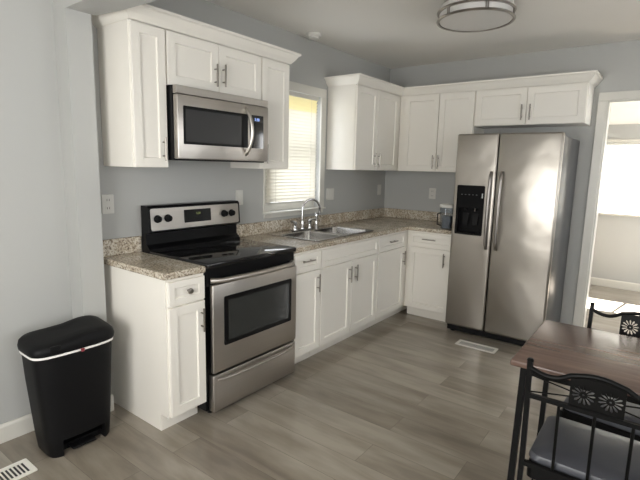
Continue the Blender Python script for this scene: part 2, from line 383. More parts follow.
# ------------------------------------------------------------------ cabinetry
def shaker(T, u0, u1, v0, v1, d0, off, fw=.055, th=.019):
    mb = MB(T, off=off); g = .0015
    u0 += g; u1 -= g; v0 += g; v1 -= g
    def ring(i, d): return [(u0+i, d, v0+i), (u1-i, d, v0+i), (u1-i, d, v1-i), (u0+i, d, v1-i)]
    mb.loft([ring(0, d0), ring(0, d0+th-.002), ring(.002, d0+th), ring(fw, d0+th), ring(fw+.004, d0+th-.009)], cap=(True, True))
    return mb
def pull(T, u, v, d, off, L=.135, vert=True):
    mb = MB(T, off=off)
    P = (lambda s_, dd: (u, dd, v+s_)) if vert else (lambda s_, dd: (u+s_, dd, v))
    mb.tube([P(-L/2, d+.028), P(L/2, d+.028)], .0055, 10)
    for s_ in (-.038, .038): mb.tube([P(s_, d), P(s_, d+.028)], .0045, 8)
    return mb
def cabinet(name, label, T, u0, u1, v0, v1, depth, fronts, toe=0, group=None, back=.003, filler=None):
    loc = T((u0+u1)/2, depth/2, v0); t = thing(name, label, 'cabinet', loc, 0, group)
    g = .0008
    mb = MB(T, off=loc)
    if toe:
        a, b = u0+g, u1-g
        prof = [(back, 0), (depth-.075, 0), (depth-.075, .10), (depth, .10), (depth, v1), (back, v1)]
        mb.loft([[(u, p[0], p[1]) for p in prof] for u in (a, b)])
    else: mb.box(u0+g, u1-g, back, depth, v0, v1, .001, 1)
    if filler: mb.box(*filler)
    mb.build('body', CAB, t)
    for f in fronts:
        kind, a, b, c, d_, h = f
        fw = .055 if kind == 'door' else .036
        if kind == 'door' and b-a < .25: fw = .05
        o = shaker(T, a, b, c, d_, depth, loc, fw).build('door' if kind == 'door' else kind, CAB, t)
        for hh in h:
            if hh[0] == 'knob':
                _, hu, hv = hh; mk = MB(ID); rings = []
                mk = MB(T, off=loc)
                prof = [(.007, 0), (.006, .012), (.014, .016), (.017, .022), (.014, .029), (.004, .031)]
                mk.loft([[(hu+r*math.cos(2*PI*k/20), depth+.019-.0085+h_, hv+r*math.sin(2*PI*k/20)) for k in range(20)] for r, h_ in prof])
                mk.build('knob', NICKEL, o, True)
            else:
                vert, hu, hv = hh; pull(T, hu, hv, depth+(.0105 if kind != 'door' else .018), loc, vert=vert).build('handle', NICKEL, o, True)
    return t
BD = .628; DZ = .725   # base body depth, drawer line
cabinet('base_cabinet', 'narrow white base cabinet with a round drawer knob, between trash can and stove', TA, -3.40, -3.150, 0, .876, BD,
        [('drawer', -3.392, -3.156, DZ+.004, .862, [('knob', -3.263, .796)]), ('door', -3.392, -3.156, .105, DZ-.004, [(True, -3.186, .615)])], toe=1)
cabinet('base_cabinet', 'slim white base cabinet with one drawer and door between stove and sink cabinet', TA, -2.380, -2.071, 0, .876, BD,
        [('drawer', -2.374, -2.073, DZ+.004, .862, [(False, -2.235, .805)]), ('door', -2.374, -2.073, .105, DZ-.004, [(True, -2.118, .625)])], toe=1)
sinkcab = cabinet('sink_cabinet', 'wide white two-door cabinet under the sink with a plain false drawer panel', TA, -2.069, -1.223, 0, .876, BD,
        [('false_panel', -2.066, -1.226, DZ+.004, .862, []), ('door', -2.066, -1.6475, .105, DZ-.004, [(True, -1.69, .615)]), ('door', -1.6445, -1.226, .105, DZ-.004, [(True, -1.60, .615)])], toe=1)
cornercab = cabinet('corner_base_cabinet', 'white base cabinet with drawer filling the corner right of the sink cabinet', TA, -1.221, -.002, 0, .876, BD,
        [('drawer', -1.217, -.705, DZ+.004, .862, [(False, -.965, .80)]), ('door', -1.217, -.705, .105, DZ-.004, [(True, -.745, .615)])], toe=1)
cabinet('base_cabinet', 'white base cabinet with drawer standing right beside the refrigerator', TB, BD+.002, 1.115, 0, .876, BD,
        [('drawer', .665, 1.108, DZ+.004, .862, [(False, .87, .805)]), ('door', .665, 1.108, .105, DZ-.004, [(True, 1.03, .625)])], toe=1)
UD = .312; UB, UT = 1.449, 2.218
cabinet('wall_cabinet', 'tall narrow white wall cabinet hung left of the microwave', TA, -3.363, -3.146, UB, UT, UD, [('door', -3.358, -3.149, UB, UT-.012, [(True, -3.183, 1.553)])])
cabinet('wall_cabinet', 'short wide white two-door wall cabinet directly above the microwave', TA, -3.144, -2.384, 1.912, UT, UD,
        [('door', -3.141, -2.7655, 1.914, UT-.012, [(True, -2.80, 2.015)]), ('door', -2.7625, -2.387, 1.914, UT-.012, [(True, -2.735, 2.022)])])
cabinet('wall_cabinet', 'tall narrow white wall cabinet between microwave and window', TA, -2.382, -2.090, UB, UT, UD, [('door', -2.379, -2.094, UB, UT-.012, [(True, -2.350, 1.555)])])
cabinet('corner_wall_cabinet', 'white two-door wall cabinet hung in the corner right of the window', TA, -1.171, -.002, UB, UT, UD,
        [('door', -1.166, -.7945, UB, UT-.012, [(True, -.842, 1.548)]), ('door', -.7915, -.375, UB, UT-.012, [(True, -.765, 1.548)])])
cabinet('wall_cabinet', 'tall white two-door wall cabinet between the corner and the refrigerator', TB, UD+.003, 1.102, UB, UT, UD,
        [('door', .375, .7475, UB, UT-.012, [(True, .722, 1.545)]), ('door', .7505, 1.098, UB, UT-.012, [(True, .776, 1.545)])])
cabinet('wall_cabinet', 'short wide white two-door wall cabinet above the refrigerator', TB, 1.104, 2.030, 1.884, UT, UD,
        [('door', 1.108, 1.5615, 1.886, UT-.012, [(True, 1.528, 1.99)]), ('door', 1.5645, 2.024, 1.886, UT-.012, [(True, 1.597, 1.99)])])

def hollow(cab, box):
    b_ = [c for c in kids(cab) if c.name.startswith('body')][0]; L_ = cab.location
    b_.parent = None; cut(b_, [(box[0]-L_.x, box[1]-L_.x, box[2]-L_.y, box[3]-L_.y, box[4]-L_.z, box[5]-L_.z)]); b_.parent = cab
hollow(sinkcab, (-2.055, -1.235, -.612, -.02, .12, .95)); hollow(cornercab, (-1.205, -.66, -.612, -.02, .12, .95))
def crown(path, name, label):
    prof = [(0, 0), (.003, 0), (.010, .010), (.026, .028), (.044, .056), (.056, .062), (.056, .076), (0, .076)]
    t = MB(); rings = []
    n = len(path); nor = []
    for i in range(n-1):
        d = Vector(path[i+1])-Vector(path[i]); d.normalize(); nor.append(Vector((d.y, -d.x)))
    for i, p in enumerate(path):
        o = nor[0] if i == 0 else nor[-1] if i == n-1 else nor[i-1]+nor[i]
        rings.append([(p[0]+o.x*a, p[1]+o.y*a, 2.2185-.008+b) for a, b in prof])
    # the moulding stands in front of the doors' top edge
    t.loft(rings); o = t.build(name, CAB); tag(o, label, 'crown molding'); return o
# front line a little proud of the cabinet doors
f_ = UD+.0205
crown([(-3.3645, -.001), (-3.3645, -f_), (-2.0885, -f_), (-2.0885, -.001)], 'crown_molding', 'white crown molding topping the cabinets around the microwave')
crown([(-1.1725, -.001), (-1.1725, -f_), (-f_, -f_), (-f_, -2.0315), (-.001, -2.0315)], 'crown_molding', 'white crown molding topping the corner and refrigerator cabinets')

# countertops
ct = thing('countertop', 'short speckled beige countertop section left of the stove', 'countertop', (-3.28, -.3, .877))
mb = MB(off=(-3.28, -.3, .877)); mb.box(-3.418, -3.148, -.650, -.001, .877, .914, .009, 3); mb.build('slab', GRAN, ct)
mb = MB(off=(-3.28, -.3, .877)); mb.box(-3.418, -3.148, -.021, -.0015, .9145, 1.014, .003); mb.build('backsplash', GRAN, ct)
ct = thing('countertop', 'long speckled beige countertop holding the sink and turning the corner', 'countertop', (-1.2, -.3, .877))
mb = MB(off=(-1.2, -.3, .877))
b2 = bmesh.new(); out = [(-2.379, -.001), (-2.379, -.650), (-.650, -.650), (-.650, -1.125), (-.001, -1.125), (-.001, -.001)]
lo = [b2.verts.new((x+1.2, y+.3, 0)) for x, y in out]; hi = [b2.verts.new((x+1.2, y+.3, .037)) for x, y in out]
b2.faces.new(lo); b2.faces.new(hi)
for i in range(6): b2.faces.new((lo[i], lo[(i+1) % 6], hi[(i+1) % 6], hi[i]))
bmesh.ops.recalc_face_normals(b2, faces=b2.faces)
bmesh.ops.bevel(b2, geom=list(b2.edges), offset=.008, segments=3, profile=.5, affect='EDGES')
mb.merge(b2); o = mb.build('slab', GRAN, ct); o.location = (0, 0, 0)
SX0, SX1, SY0, SY1 = -2.05, -1.195, -.585, -.065
ct_slab = o
cutl = (SX0+.02+1.2, SX1-.02+1.2, SY0+.02+.3, SY1-.02+.3, -.1, .1)
o.parent = None; o.location = (0, 0, 0); cut(o, [cutl]); o.parent = ct
mb = MB(off=(-1.2, -.3, .877)); mb.box(-2.379, -.0225, -.021, -.0015, .9145, 1.014, .003); mb.box(-.021, -.0015, -1.125, -.0015, .9145, 1.014, .003); mb.build('backsplash', GRAN, ct)

# sink
sk = thing('kitchen_sink', 'double bowl stainless steel sink set into the long countertop', 'sink', (-1.6, -.325, .9145))
def so(): return MB(off=(-1.6, -.325, .9145))
bowls = [(-2.015, -1.645, -.55, -.165), (-1.605, -1.240, -.55, -.165)]
hol = [rrect(a+1.6, b+1.6, c+.325, d+.325, .05) for a, b, c, d in bowls]
pb = plate_mesh(rrect(SX0+1.6, SX1+1.6, SY0+.325, SY1+.325, .03), hol, .004)
for v in pb.verts: v.co.z += .0035
mb = so(); mb.merge(pb); mb.build('rim', SINKM, sk)
for a, b, c, d in bowls:
    mb = so(); R = []
    for ins, z, r in ((0, .9195, .05), (.004, .912, .05), (.010, .79, .05), (.022, .765, .045), (.06, .755, .03)):
        R.append([(x, y, z) for x, y in rrect(a+ins, b-ins, c+ins, d-ins, max(r-ins*.3, .01))])
    mb.loft(R, cap=(False, True))
    o = mb.build('basin', SINKM, sk, True)
    md = o.modifiers.new('s', 'SOLIDIFY'); md.thickness = .0015; md.offset = 1
    mb = so(); mb.lathe(((a+b)/2, (c+d)/2, .7555), [(.042, 0), (.042, .004), (.030, .003), (.028, -.0), (.004, .001)], 28)
    mb.build('drain', CHROME, o, True)
# faucet
fc = thing('faucet', 'chrome high-arc bridge faucet with lever handles behind the sink', 'faucet', (-1.6, -.11, .921))
def fo(): return MB(off=(-1.6, -.11, .921))
mb = fo(); mb.box(-1.725, -1.475, -.135, -.085, .9203, .930, .004); mb.build('deck_plate', CHROME, fc, True)
mb = fo(); mb.lathe((-1.6, -.11, .93), [(.020, 0), (.020, .01), (.014, .02), (.013, .06), (.011, .07)], 24)
pts = [(-1.6, -.11, .98), (-1.6, -.11, 1.10)]
for k in range(1, 13):
    a = PI*k/12*1.06; rr = .088; cx_ = rr
    s_ = cx_-rr*math.cos(a); pts.append((-1.6+s_*.93, -.11-s_*.36, 1.10+rr*math.sin(a)))
s_ = .176; pts.append((-1.6+s_*.945, -.11-s_*.365, 1.06))
mb.tube(pts, .0105, 14); mb.build('spout', CHROME, fc, True)
for x in (-1.70, -1.50):
    mb = fo(); mb.lathe((x, -.11, .93), [(.019, 0), (.019, .012), (.014, .02), (.013, .045), (.018, .052), (.018, .066), (.010, .072)], 24)
    mb.build('valve_body', CHROME, fc, True)
    mb = fo(); sg = -1 if x < -1.6 else 1
    mb.tube([(x, -.11, .992), (x+sg*.015, -.115, 1.002), (x+sg*.045, -.125, 1.006), (x+sg*.065, -.130, 1.004)], [.011, .010, .008, .011], 12)
    mb.build('lever_handle', CHROME, fc, True)
mb = fo(); mb.lathe((-1.40, -.11, .9203), [(.019, 0), (.017, .012), (.012, .02), (.011, .08), (.015, .10), (.015, .13), (.009, .14)], 24)
mb.build('side_sprayer', CHROME, fc, True)
fc.location.x -= .045

# ------------------------------------------------------------------ range
RX0, RX1 = -3.1455, -2.3835; RC = (RX0+RX1)/2
rg = thing('electric_range', 'stainless steel and black electric range with smooth glass cooktop', 'stove', (RC, -.34, 0))
def ro(): return MB(off=(RC, -.34, 0))
RY = -.647
mb = ro(); mb.box(RX0, RX1, RY+.02, -.022, .03, .895, .003); mb.box(RX0+.004, RX1-.004, RY+.002, RY+.02, .79, .895, .003); mb.build('body', BLACK, rg)
for x in (RX0+.05, RX1-.05):
    for y in (-.60, -.08):
        mb = ro(); mb.cyl((x, y, .0), (x, y, .032), .017, .012, 16); mb.build('foot', PLASTB, rg)
mb = ro(); mb.box(RX0-.001, RX1+.001, RY-.018, -.10, .8955, .926, .008, 3); ck = mb.build('cooktop', GLASSB, rg, True)
for cx_, cy_, r in ((-2.95, -.25, .075), (-2.95, -.50, .10), (-2.57, -.25, .10), (-2.57, -.50, .075)):
    mb = ro(); n = 40
    rings = [[(cx_+q*math.cos(2*PI*k/n), cy_+q*math.sin(2*PI*k/n), z) for k in range(n)] for q, z in ((r, .9261), (r, .9264), (r-.004, .9264), (r-.004, .9261))]
    mb.loft(rings, closed=True); mb.build('burner_ring', BURN, ck)
# backguard
mb = ro()
side = [(-.022, .90), (-.105, .90), (-.105, .935), (-.070, .96), (-.068, 1.03), (-.108, 1.045), (-.098, 1.195), (-.085, 1.208), (-.022, 1.208)]
mb.loft([[(x, y, z) for y, z in side] for x in (RX0, RX1)])
bg_ = mb.build('backguard', BLACK, rg)
def on_console(x, z, o_=0):   # tilted plate plane: y as a function of z
    return (x, -.108+(z-1.045)*(.010/.15)-o_, z)
mb = ro(); P = rrect(-3.132, -2.398, 1.052, 1.190, .012)
mb.loft([[on_console(x, z, -.001) for x, z in P], [on_console(x, z, .003) for x, z in P]])
cs = mb.build('control_panel', STEEL_H, bg_)
cs['label'] = 'brushed steel control panel'
mb = ro(); P = rrect(-2.883, -2.660, 1.085, 1.170, .004)
mb.loft([[on_console(x, z, .002) for x, z in P], [on_console(x, z, .0055) for x, z in P]]); mb.build('display', GLASSB, bg_)
def text_on(mb, txt, size, x, z, yf, nrm='A'):
    b3 = text_mesh(txt, size)
    for v in b3.verts:
        X, Y, Z = v.co
        if nrm == 'A': v.co = Vector((x+X, yf-Z, z+Y))-mb.off
    mb.merge(b3)
mb = ro(); text_on(mb, '5:30', .020, -2.768, 1.142, on_console(0, 1.142, .0062)[1]); mb.build('clock_digits', GREEN, bg_)
for x in (-3.086, -3.010, -2.540, -2.470):
    mb = ro(); c = on_console(x, 1.125, .003)
    mb.lathe((c[0], c[1], c[2]), [(.025, 0), (.025, -.006), (.020, -.010), (.019, -.026), (.014, -.028)], 28, axis='y')
    mb.box(x-.004, x+.004, c[1]-.033, c[1]-.027, c[2]-.017, c[2]+.017, .001)
    mb.build('knob', PLASTB, bg_, True)
# oven door
mb = ro(); mb.box(RX0+.020, RX1-.008, RY-.030, RY, .272, .800, .006, 3); od = mb.build('oven_door', STEEL_H, rg, True)
mb = ro(); P0 = rrect(-3.045, -2.450, .425, .722, .010); mb.loft([[(x, RY-.0299, z) for x, z in P0], [(x, RY-.034, z) for x, z in P0]]); mb.build('window_frame', BLACK, od)
mb = ro(); P1 = rrect(-3.015, -2.480, .452, .695, .006); mb.loft([[(x, RY-.0339, z) for x, z in P1], [(x, RY-.0355, z) for x, z in P1]]); mb.build('window_glass', OVENG, od)
mb = ro()
def bow(mb, x0, x1, z, y0, out, r, n=14, zr=1.0):
    pts = [(x0, y0, z)]
    for k in range(n+1):
        f = k/n; x = x0+(x1-x0)*f; e = min(1, math.sin(PI*f)**.35 if 0 < f < 1 else 0)
        pts.append((x, y0-out*e, z))
    pts.append((x1, y0, z)); mb.tube(pts, r, 12)
bow(mb, RX0+.030, RX1-.024, .822, RY+.002, .060, .0165); mb.build('handle', STEEL_H, od, True)
mb = ro(); mb.box(RX0+.020, RX1-.010, RY-.028, RY+.02, .030, .256, .006, 3); dr = mb.build('storage_drawer', STEEL_H, rg, True)
mb = ro(); bow(mb, RX0+.045, RX1-.04, .228, RY-.027, .032, .010); mb.build('handle', STEEL_H, dr, True)

# ------------------------------------------------------------------ microwave
MX0, MX1, MZ0, MZ1 = -3.1415, -2.397, 1.492, 1.9105
mw = thing('microwave_oven', 'stainless steel over-the-range microwave above the stove', 'microwave', (RC, -.2, MZ0))
def mo(): return MB(off=(RC, -.2, MZ0))
mb = mo(); mb.box(MX0, MX1, -.368, -.003, MZ0, MZ1, .003); mb.build('body', BLACK, mw)
mb = mo(); mb.box(MX0+.004, MX1-.004, -.405, -.3685, 1.864, MZ1-.002, .003); mb.build('vent_strip', STEEL_H, mw)
mb = mo(); mb.box(MX0+.004, MX1-.004, -.410, -.3685, MZ0+.008, 1.861, .005, 3); md_ = mb.build('door', STEEL_H, mw, True)
def mplate(x0, x1, z0, z1, y0, y1, name, m, r=.004, par=None):
    mb = mo(); P = rrect(x0, x1, z0, z1, r); mb.loft([[(x, y0, z) for x, z in P], [(x, y1, z) for x, z in P]]); return mb.build(name, m, par or mw)
wf = mplate(-3.100, -2.595, 1.585, 1.800, -.4095, -.412, 'window_frame', BLACK, .006, md_)
mplate(-3.085, -2.655, 1.600, 1.782, -.4119, -.413, 'window_glass', MWG, .006, md_)
cp = mplate(-2.575, -2.452, 1.585, 1.800, -.4095, -.412, 'control_panel', GLASSB, .004)
mb = mo(); text_on(mb, '5:30', .026, -2.513, 1.772, -.4128); mb.build('clock_digits', BLUE, cp)
mb = mo()
pts = [(-2.612, -.409, 1.835)]
for k in range(13):
    f = k/12; pts.append((-2.612+.006*math.sin(PI*f), -.415-.047*math.sin(PI*f)**.7 if 0 < f < 1 else -.412, 1.835-.29*f))
pts.append((-2.612, -.409, 1.545)); mb.tube(pts, .012, 12); mb.build('handle', STEEL, md_, True)

# ------------------------------------------------------------------ refrigerator
FX, FY0, FY1, FS, FH = -.798, -1.134, -1.968, -1.489, 1.781
fr = thing('refrigerator', 'stainless steel side-by-side refrigerator with black ice and water dispenser', 'refrigerator', (-.4, -1.53, 0))
def go(): return MB(off=(-.4, -1.53, 0))
mb = go(); mb.box(-.735, -.025, FY1+.004, FY0-.004, .03, 1.757, .006, 2); mb.build('body', FSIDE, fr, True)
mb = go(); mb.box(-.765, -.70, FY1+.012, FY0-.012, .018, .068, .004); mb.build('base_grille', PLASTB, fr)
for y in (FY0-.05, FY1+.05):
    for x in (-.72, -.08):
        mb = go(); mb.cyl((x, y, 0), (x, y, .032), .02, .02, 16); mb.build('foot', PLASTB, fr)
mb = go(); mb.box(FX, -.738, FS+.003, FY0, .072, FH, .017, 4); ld = mb.build('freezer_door', FRST, fr, True)
cut_loc = (FX+.4-.02, FX+.4+.052, -1.398+1.53, -1.178+1.53, .925, 1.335)
ld.parent = None; ld.location = (0, 0, 0); cut(ld, [cut_loc]); ld.parent = fr
for p in ld.data.polygons: p.use_smooth = True
ld.data.set_sharp_from_angle(angle=math.radians(30))
mb = go(); mb.box(FX, -.738, FY1, FS-.003, .072, FH, .017, 4); rd = mb.build('refrigerator_door', FRST, fr, True)
# dispenser
b4 = plate_mesh(rrect(-.12, .12, -.215, .215, .012), [rrect(-.098, .098, -.195, .02, .012)], .008)
for v in b4.verts:
    X, Y, Z = v.co; v.co = Vector((FX-.001-Z, -1.288+X, 1.130+Y))-Vector((-.4, -1.53, 0))
mb = go(); mb.merge(b4); dp = mb.build('dispenser_panel', DBLK, ld)
mb = go(); mb.box(FX+.048, FX+.051, -1.396, -1.18, .927, 1.333); mb.box(FX+.004, FX+.048, -1.396, -1.393, .927, 1.333); mb.box(FX+.004, FX+.048, -1.183, -1.18, .927, 1.333); mb.box(FX+.003, FX+.048, -1.396, -1.18, 1.15, 1.155); mb.box(FX+.003, FX+.048, -1.396, -1.18, .927, .937)
mb.build('dispenser_recess', DBLK, ld)
for y in (-1.245, -1.33):
    mb = go(); mb.loft([[(FX+.046, y-.028, 1.10), (FX+.046, y+.028, 1.10), (FX+.040, y+.028, 1.10), (FX+.040, y-.028, 1.10)], [(FX+.036, y-.02, 1.0), (FX+.036, y+.02, 1.0), (FX+.030, y+.02, 1.0), (FX+.030, y-.02, 1.0)]])
    mb.build('dispenser_paddle', PLASTB, ld)
    mb = go(); mb.cyl((FX+.02, y, 1.15), (FX+.02, y, 1.125), .012, .010, 14); mb.build('nozzle', CHROME if y < -1.3 else PLASTB, ld)
mb = go(); mb.box(FX-.0055, FX-.0050, -1.395, -1.385, 1.24, 1.28); mb.build('status_light', mat('pale_indicator', (.5, .52, .55), .3), ld)
mb = go()
for k in range(5): mb.box(FX-.0055, FX-.0048, -1.213-k*.032-.006, -1.213-k*.032+.006, 1.262, 1.268)
mb.build('dispenser_button', mat('grey_print', (.12, .12, .125), .4), ld)
for y, par in ((-1.452, ld), (-1.538, rd)):
    mb = go(); R = []
    for k in range(19):
        f = k/18; z = .805+.665*f; e = math.sin(PI*f)**.28 if 0 < f < 1 else 0
        cxx = FX-.006-.044*e; hw = .0125; th = .010
        R.append([(cxx+th*math.cos(2*PI*j/14), y+hw*math.sin(2*PI*j/14), z) for j in range(14)])
    mb.loft(R); mb.build('handle', FHND, par, True)
for y in (FY0-.06, FY1+.06):
    mb = go(); mb.box(-.77, -.62, y-.025, y+.025, 1.7575, 1.7575+.022, .006); mb.build('hinge_cover', PLASTB, fr)
# moves the covers above the doors' own volume
for c in kids(fr):
    if c.name.startswith('hinge_cover'): c.location.x = .045

# ------------------------------------------------------------------ water pitcher on counter
PC = (-.56, -1.0, .9155)
pt = thing('storage_pitcher', 'small clear plastic pitcher with pale lid on the counter by the refrigerator', 'pitcher', PC)
def po(): return MB(off=PC)
def rr2(hx, hy, z, r=.02): return [(PC[0]+x, PC[1]+y, PC[2]+z) for x, y in rrect(-hx, hx, -hy, hy, r)]
mb = po(); mb.loft([rr2(.045, .052, 0), rr2(.046, .053, .004), rr2(.056, .064, .205), rr2(.0545, .0625, .205), rr2(.044, .051, .006), rr2(.030, .035, .006, .015)]); mb.build('jug', CLEARP, pt, True)
mb = po(); mb.loft([rr2(.058, .066, .2055), rr2(.059, .067, .228), rr2(.054, .062, .235)]); mb.build('lid', WHITEP, pt, True)
mb = po(); mb.loft([rr2(.036, .040, .01), rr2(.040, .044, .125)]); mb.build('filter_insert', mat('slate_plastic', (.13, .145, .17), .4), pt)
mb = po(); mb.tube([(PC[0]-.012, PC[1]+.062, PC[2]+.15), (PC[0]-.03, PC[1]+.088, PC[2]+.14), (PC[0]-.03, PC[1]+.085, PC[2]+.04), (PC[0]-.012, PC[1]+.056, PC[2]+.03)], .006, 8)
mb.build('handle', PLASTB, pt, True)

# ------------------------------------------------------------------ wall plates
def plate(label, T, u, z, wd, kind, h=.115):
    c = T(u, .0005, z); t = thing('wall_outlet' if kind == 'outlet' else 'light_switch', label, 'outlet' if kind == 'outlet' else 'switch', c)
    mb = MB(T, off=c); P = rrect(u-wd/2, u+wd/2, z-h/2, z+h/2, .006)
    mb.loft([[(x, .0005, zz) for x, zz in P], [(x, .005, zz) for x, zz in P], [(u+(x-u)*.95, .007, z+(zz-z)*.97) for x, zz in P]]); mb.build('cover_plate', WHITEP, t)
    n = 2 if wd > .1 else 1
    for i in range(n):
        uu = u+(i-(n-1)/2)*.046
        if kind == 'outlet':
            for dz in (-.024, .024):
                mb = MB(T, off=c); P = rrect(uu-.017, uu+.017, z+dz-.017, z+dz+.017, .008); mb.loft([[(x, .0065, zz) for x, zz in P], [(x, .0085, zz) for x, zz in P]]); s = mb.build('socket', WHITEP, t)
                mb = MB(T, off=c)
                for du in (-.007, .007): mb.box(uu+du-.0015, uu+du+.0015, .0083, .0088, z+dz-.006, z+dz+.007)
                mb.build('slot', SLOT, s)
        else:
            mb = MB(T, off=c); mb.box(uu-.016, uu+.016, .0068, .0095, z-.033, z+.033, .002); mb.build('rocker', WHITEP, t)
plate('white double socket outlet on the wall left of the stove', TA, -3.348, 1.225, .075, 'outlet')
plate('white switch plate on the wall between stove and window', TA, -2.292, 1.222, .075, 'switch')
plate('wide double switch plate on the wall right of the window', TA, -1.092, 1.21, .12, 'switch')
plate('small white switch plate on the sink wall near the corner', TA, -.135, 1.228, .075, 'switch')
plate('white outlet on the wall beside the refrigerator above the counter', TB, .592, 1.212, .078, 'outlet')

# ------------------------------------------------------------------ ceiling fixtures
LC = (-1.575, -1.50)
lf = thing('ceiling_light', 'round flush ceiling light with frosted glass and two metal rings, unlit', 'ceiling light', (LC[0], LC[1], CH))
lo_ = lambda: MB(off=(LC[0], LC[1], CH))
mb = lo_(); mb.lathe((LC[0], LC[1], CH-.022), [(.20, 0), (.21, .004), (.21, .0215)], 48); mb.build('canopy', NICKEL, lf, True)
mb = lo_(); mb.lathe((LC[0], LC[1], 2.446), [(.02, 0), (.18, .002), (.228, .006), (.232, .012), (.232, .098), (.02, .100)], 56); mb.build('glass_shade', GLOBE, lf, True)
for z in (2.448, 2.500):
    mb = lo_(); n = 56
    mb.loft([[(LC[0]+q*math.cos(2*PI*k/n), LC[1]+q*math.sin(2*PI*k/n), zz) for k in range(n)] for q, zz in ((.2325, z), (.246, z-.001), (.251, z+.006), (.246, z+.013), (.2325, z+.012))], closed=True)
    mb.build('metal_ring', NICKEL, lf, True)
for k in range(6):
    a = k*PI/3+.62
    for da in ((-.03, .03)):
        mb = lo_(); x, y = LC[0]+.239*math.cos(a+da), LC[1]+.239*math.sin(a+da); mb.cyl((x, y, 2.460), (x, y, 2.501), .0035, n=8); mb.build('post', NICKEL, lf)
SD = (-1.56, -.125)
sd = thing('smoke_detector', 'round white smoke detector on the ceiling near the window wall', 'smoke detector', (SD[0], SD[1], CH))
mb = MB(off=(SD[0], SD[1], CH)); mb.lathe((SD[0], SD[1], CH), [(.068, -.0005), (.068, -.018), (.060, -.026)], 40); bs = mb.build('housing', WHITEP, sd, True)
mb = MB(off=(SD[0], SD[1], CH)); mb.lathe((SD[0], SD[1], CH), [(.048, -.0255), (.046, -.037), (.036, -.041)], 40); mb.build('cap', WHITEP, sd, True)

# ------------------------------------------------------------------ floor registers
def register(label, x0, x1, y0, y1, long_axis, nslots):
    c = ((x0+x1)/2, (y0+y1)/2, 0); t = thing('floor_register', label, 'floor vent', c)
    L, Wd = (y1-y0, x1-x0) if long_axis == 'y' else (x1-x0, y1-y0)
    outer = rrect(-L/2, L/2, -Wd/2, Wd/2, .008); holes = []
    m_ = .022; n = nslots
    for i in range(n):
        p = -L/2+m_+(L-2*m_)*(i+.5)/n; hw = (L-2*m_)/n*.34
        holes.append([(p-hw, -Wd/2+m_), (p+hw, -Wd/2+m_), (p+hw, Wd/2-m_), (p-hw, Wd/2-m_)])
    b5 = plate_mesh(outer, holes, .005)
    for v in b5.verts:
        X, Y, Z = v.co; v.co = (Y, X, Z+.0036) if long_axis == 'y' else (X, Y, Z+.0036)
    mb = MB(); mb.merge(b5); mb.build('grille', VENTM, t)
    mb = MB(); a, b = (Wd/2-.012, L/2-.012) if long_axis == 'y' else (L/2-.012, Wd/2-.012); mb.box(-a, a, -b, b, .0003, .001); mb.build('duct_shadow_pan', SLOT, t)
register('white floor register in front of the refrigerator', -1.056, -.926, -1.665, -1.335, 'y', 22)
register('white slotted floor register at the left edge beside the trash can', -4.285, -3.968, -.392, -.252, 'x', 16)

# ------------------------------------------------------------------ trash can
TC = (-3.738, -.265, 0)
tcn = thing('trash_can', 'black plastic step trash can with white bag edge, beside the narrow cabinet', 'trash can', TC)
def outline(hx, hy, cx_=0, cy_=0, kid=0.0, n=72):
    """rounded box with a bowed front and, for the lid, a back edge that dips in the middle"""
    P = []
    for k in range(n):
        a = 2*PI*k/n; c, s = math.cos(a), math.sin(a); e = .38
        x = hx*math.copysign(abs(c)**e, c); y = hy*math.copysign(abs(s)**e, s)
        if y < 0: y -= .012*(1-(x/hx)**2)
        else: y -= kid*math.cos(PI*min(1, abs(x/hx)*1.25)/2)**2
        P.append((cx_+x, cy_+y))
    return P
def ringz(P, z): return [(x, y, z) for x, y in P]
mb = MB()
mb.loft([ringz(outline(.150, .095, 0, -.008), .0), ringz(outline(.158, .100, 0, -.008), .012), ringz(outline(.168, .102, 0, -.006), .10), ringz(outline(.190, .108, 0, 0), .40), ringz(outline(.198, .110), .545), ringz(outline(.190, .104), .548), ringz(outline(.160, .085), .30), ringz(outline(.140, .075), .03)])
bn = mb.build('bin', PLASTB, tcn, True)
bn.parent = None; bn.location = (0, 0, 0)
cut(bn, [(-.10, .115, -.2, -.055, -.05, .088, .0)]); bn.parent = tcn
for p in bn.data.polygons: p.use_smooth = True
bn.data.set_sharp_from_angle(angle=math.radians(38))
mb = MB(); mb.box(-.055, .065, -.112, -.058, .012, .026, .005); mb.build('pedal', PLASTB, tcn)
mb = MB(); mb.loft([ringz(outline(.1985, .1105), .532), ringz(outline(.2035, .1155), .5335), ringz(outline(.2045, .1165), .5435), ringz(outline(.1985, .1105), .5455)], closed=True); bagl = mb.build('bag_edge', BAGW, tcn, True)
bagl['label'] = 'white rim of a trash bag'
mb = MB(); mb.box(.005, .022, -.1355, -.1275, .529, .546, .002); mb.build('drawstring', RED, tcn)
mb = MB()
ls = [(1.0, .5465), (1.02, .552), (1.03, .572), (1.0, .598), (.93, .612), (.75, .618), (.4, .616), (.1, .614)]
R = []
for s_, z in ls:
    P = outline(.204*s_, .118*s_, 0, 0, .030*s_); R.append([(x, y, z+max(0, (z-.56)/.055)*(.012*math.cos((x/.2-.45)*2.2)+.012*(y/.118))) for x, y in P])
mb.loft(R); mb.build('lid', PLASTB, tcn, True)
mb = MB(); mb.box(-.135, -.085, -.132, -.112, .563, .592, .006); mb.build('lid_latch', PLASTB, tcn)
tcn.location = TC; tcn.rotation_euler = (0, 0, math.radians(-1))

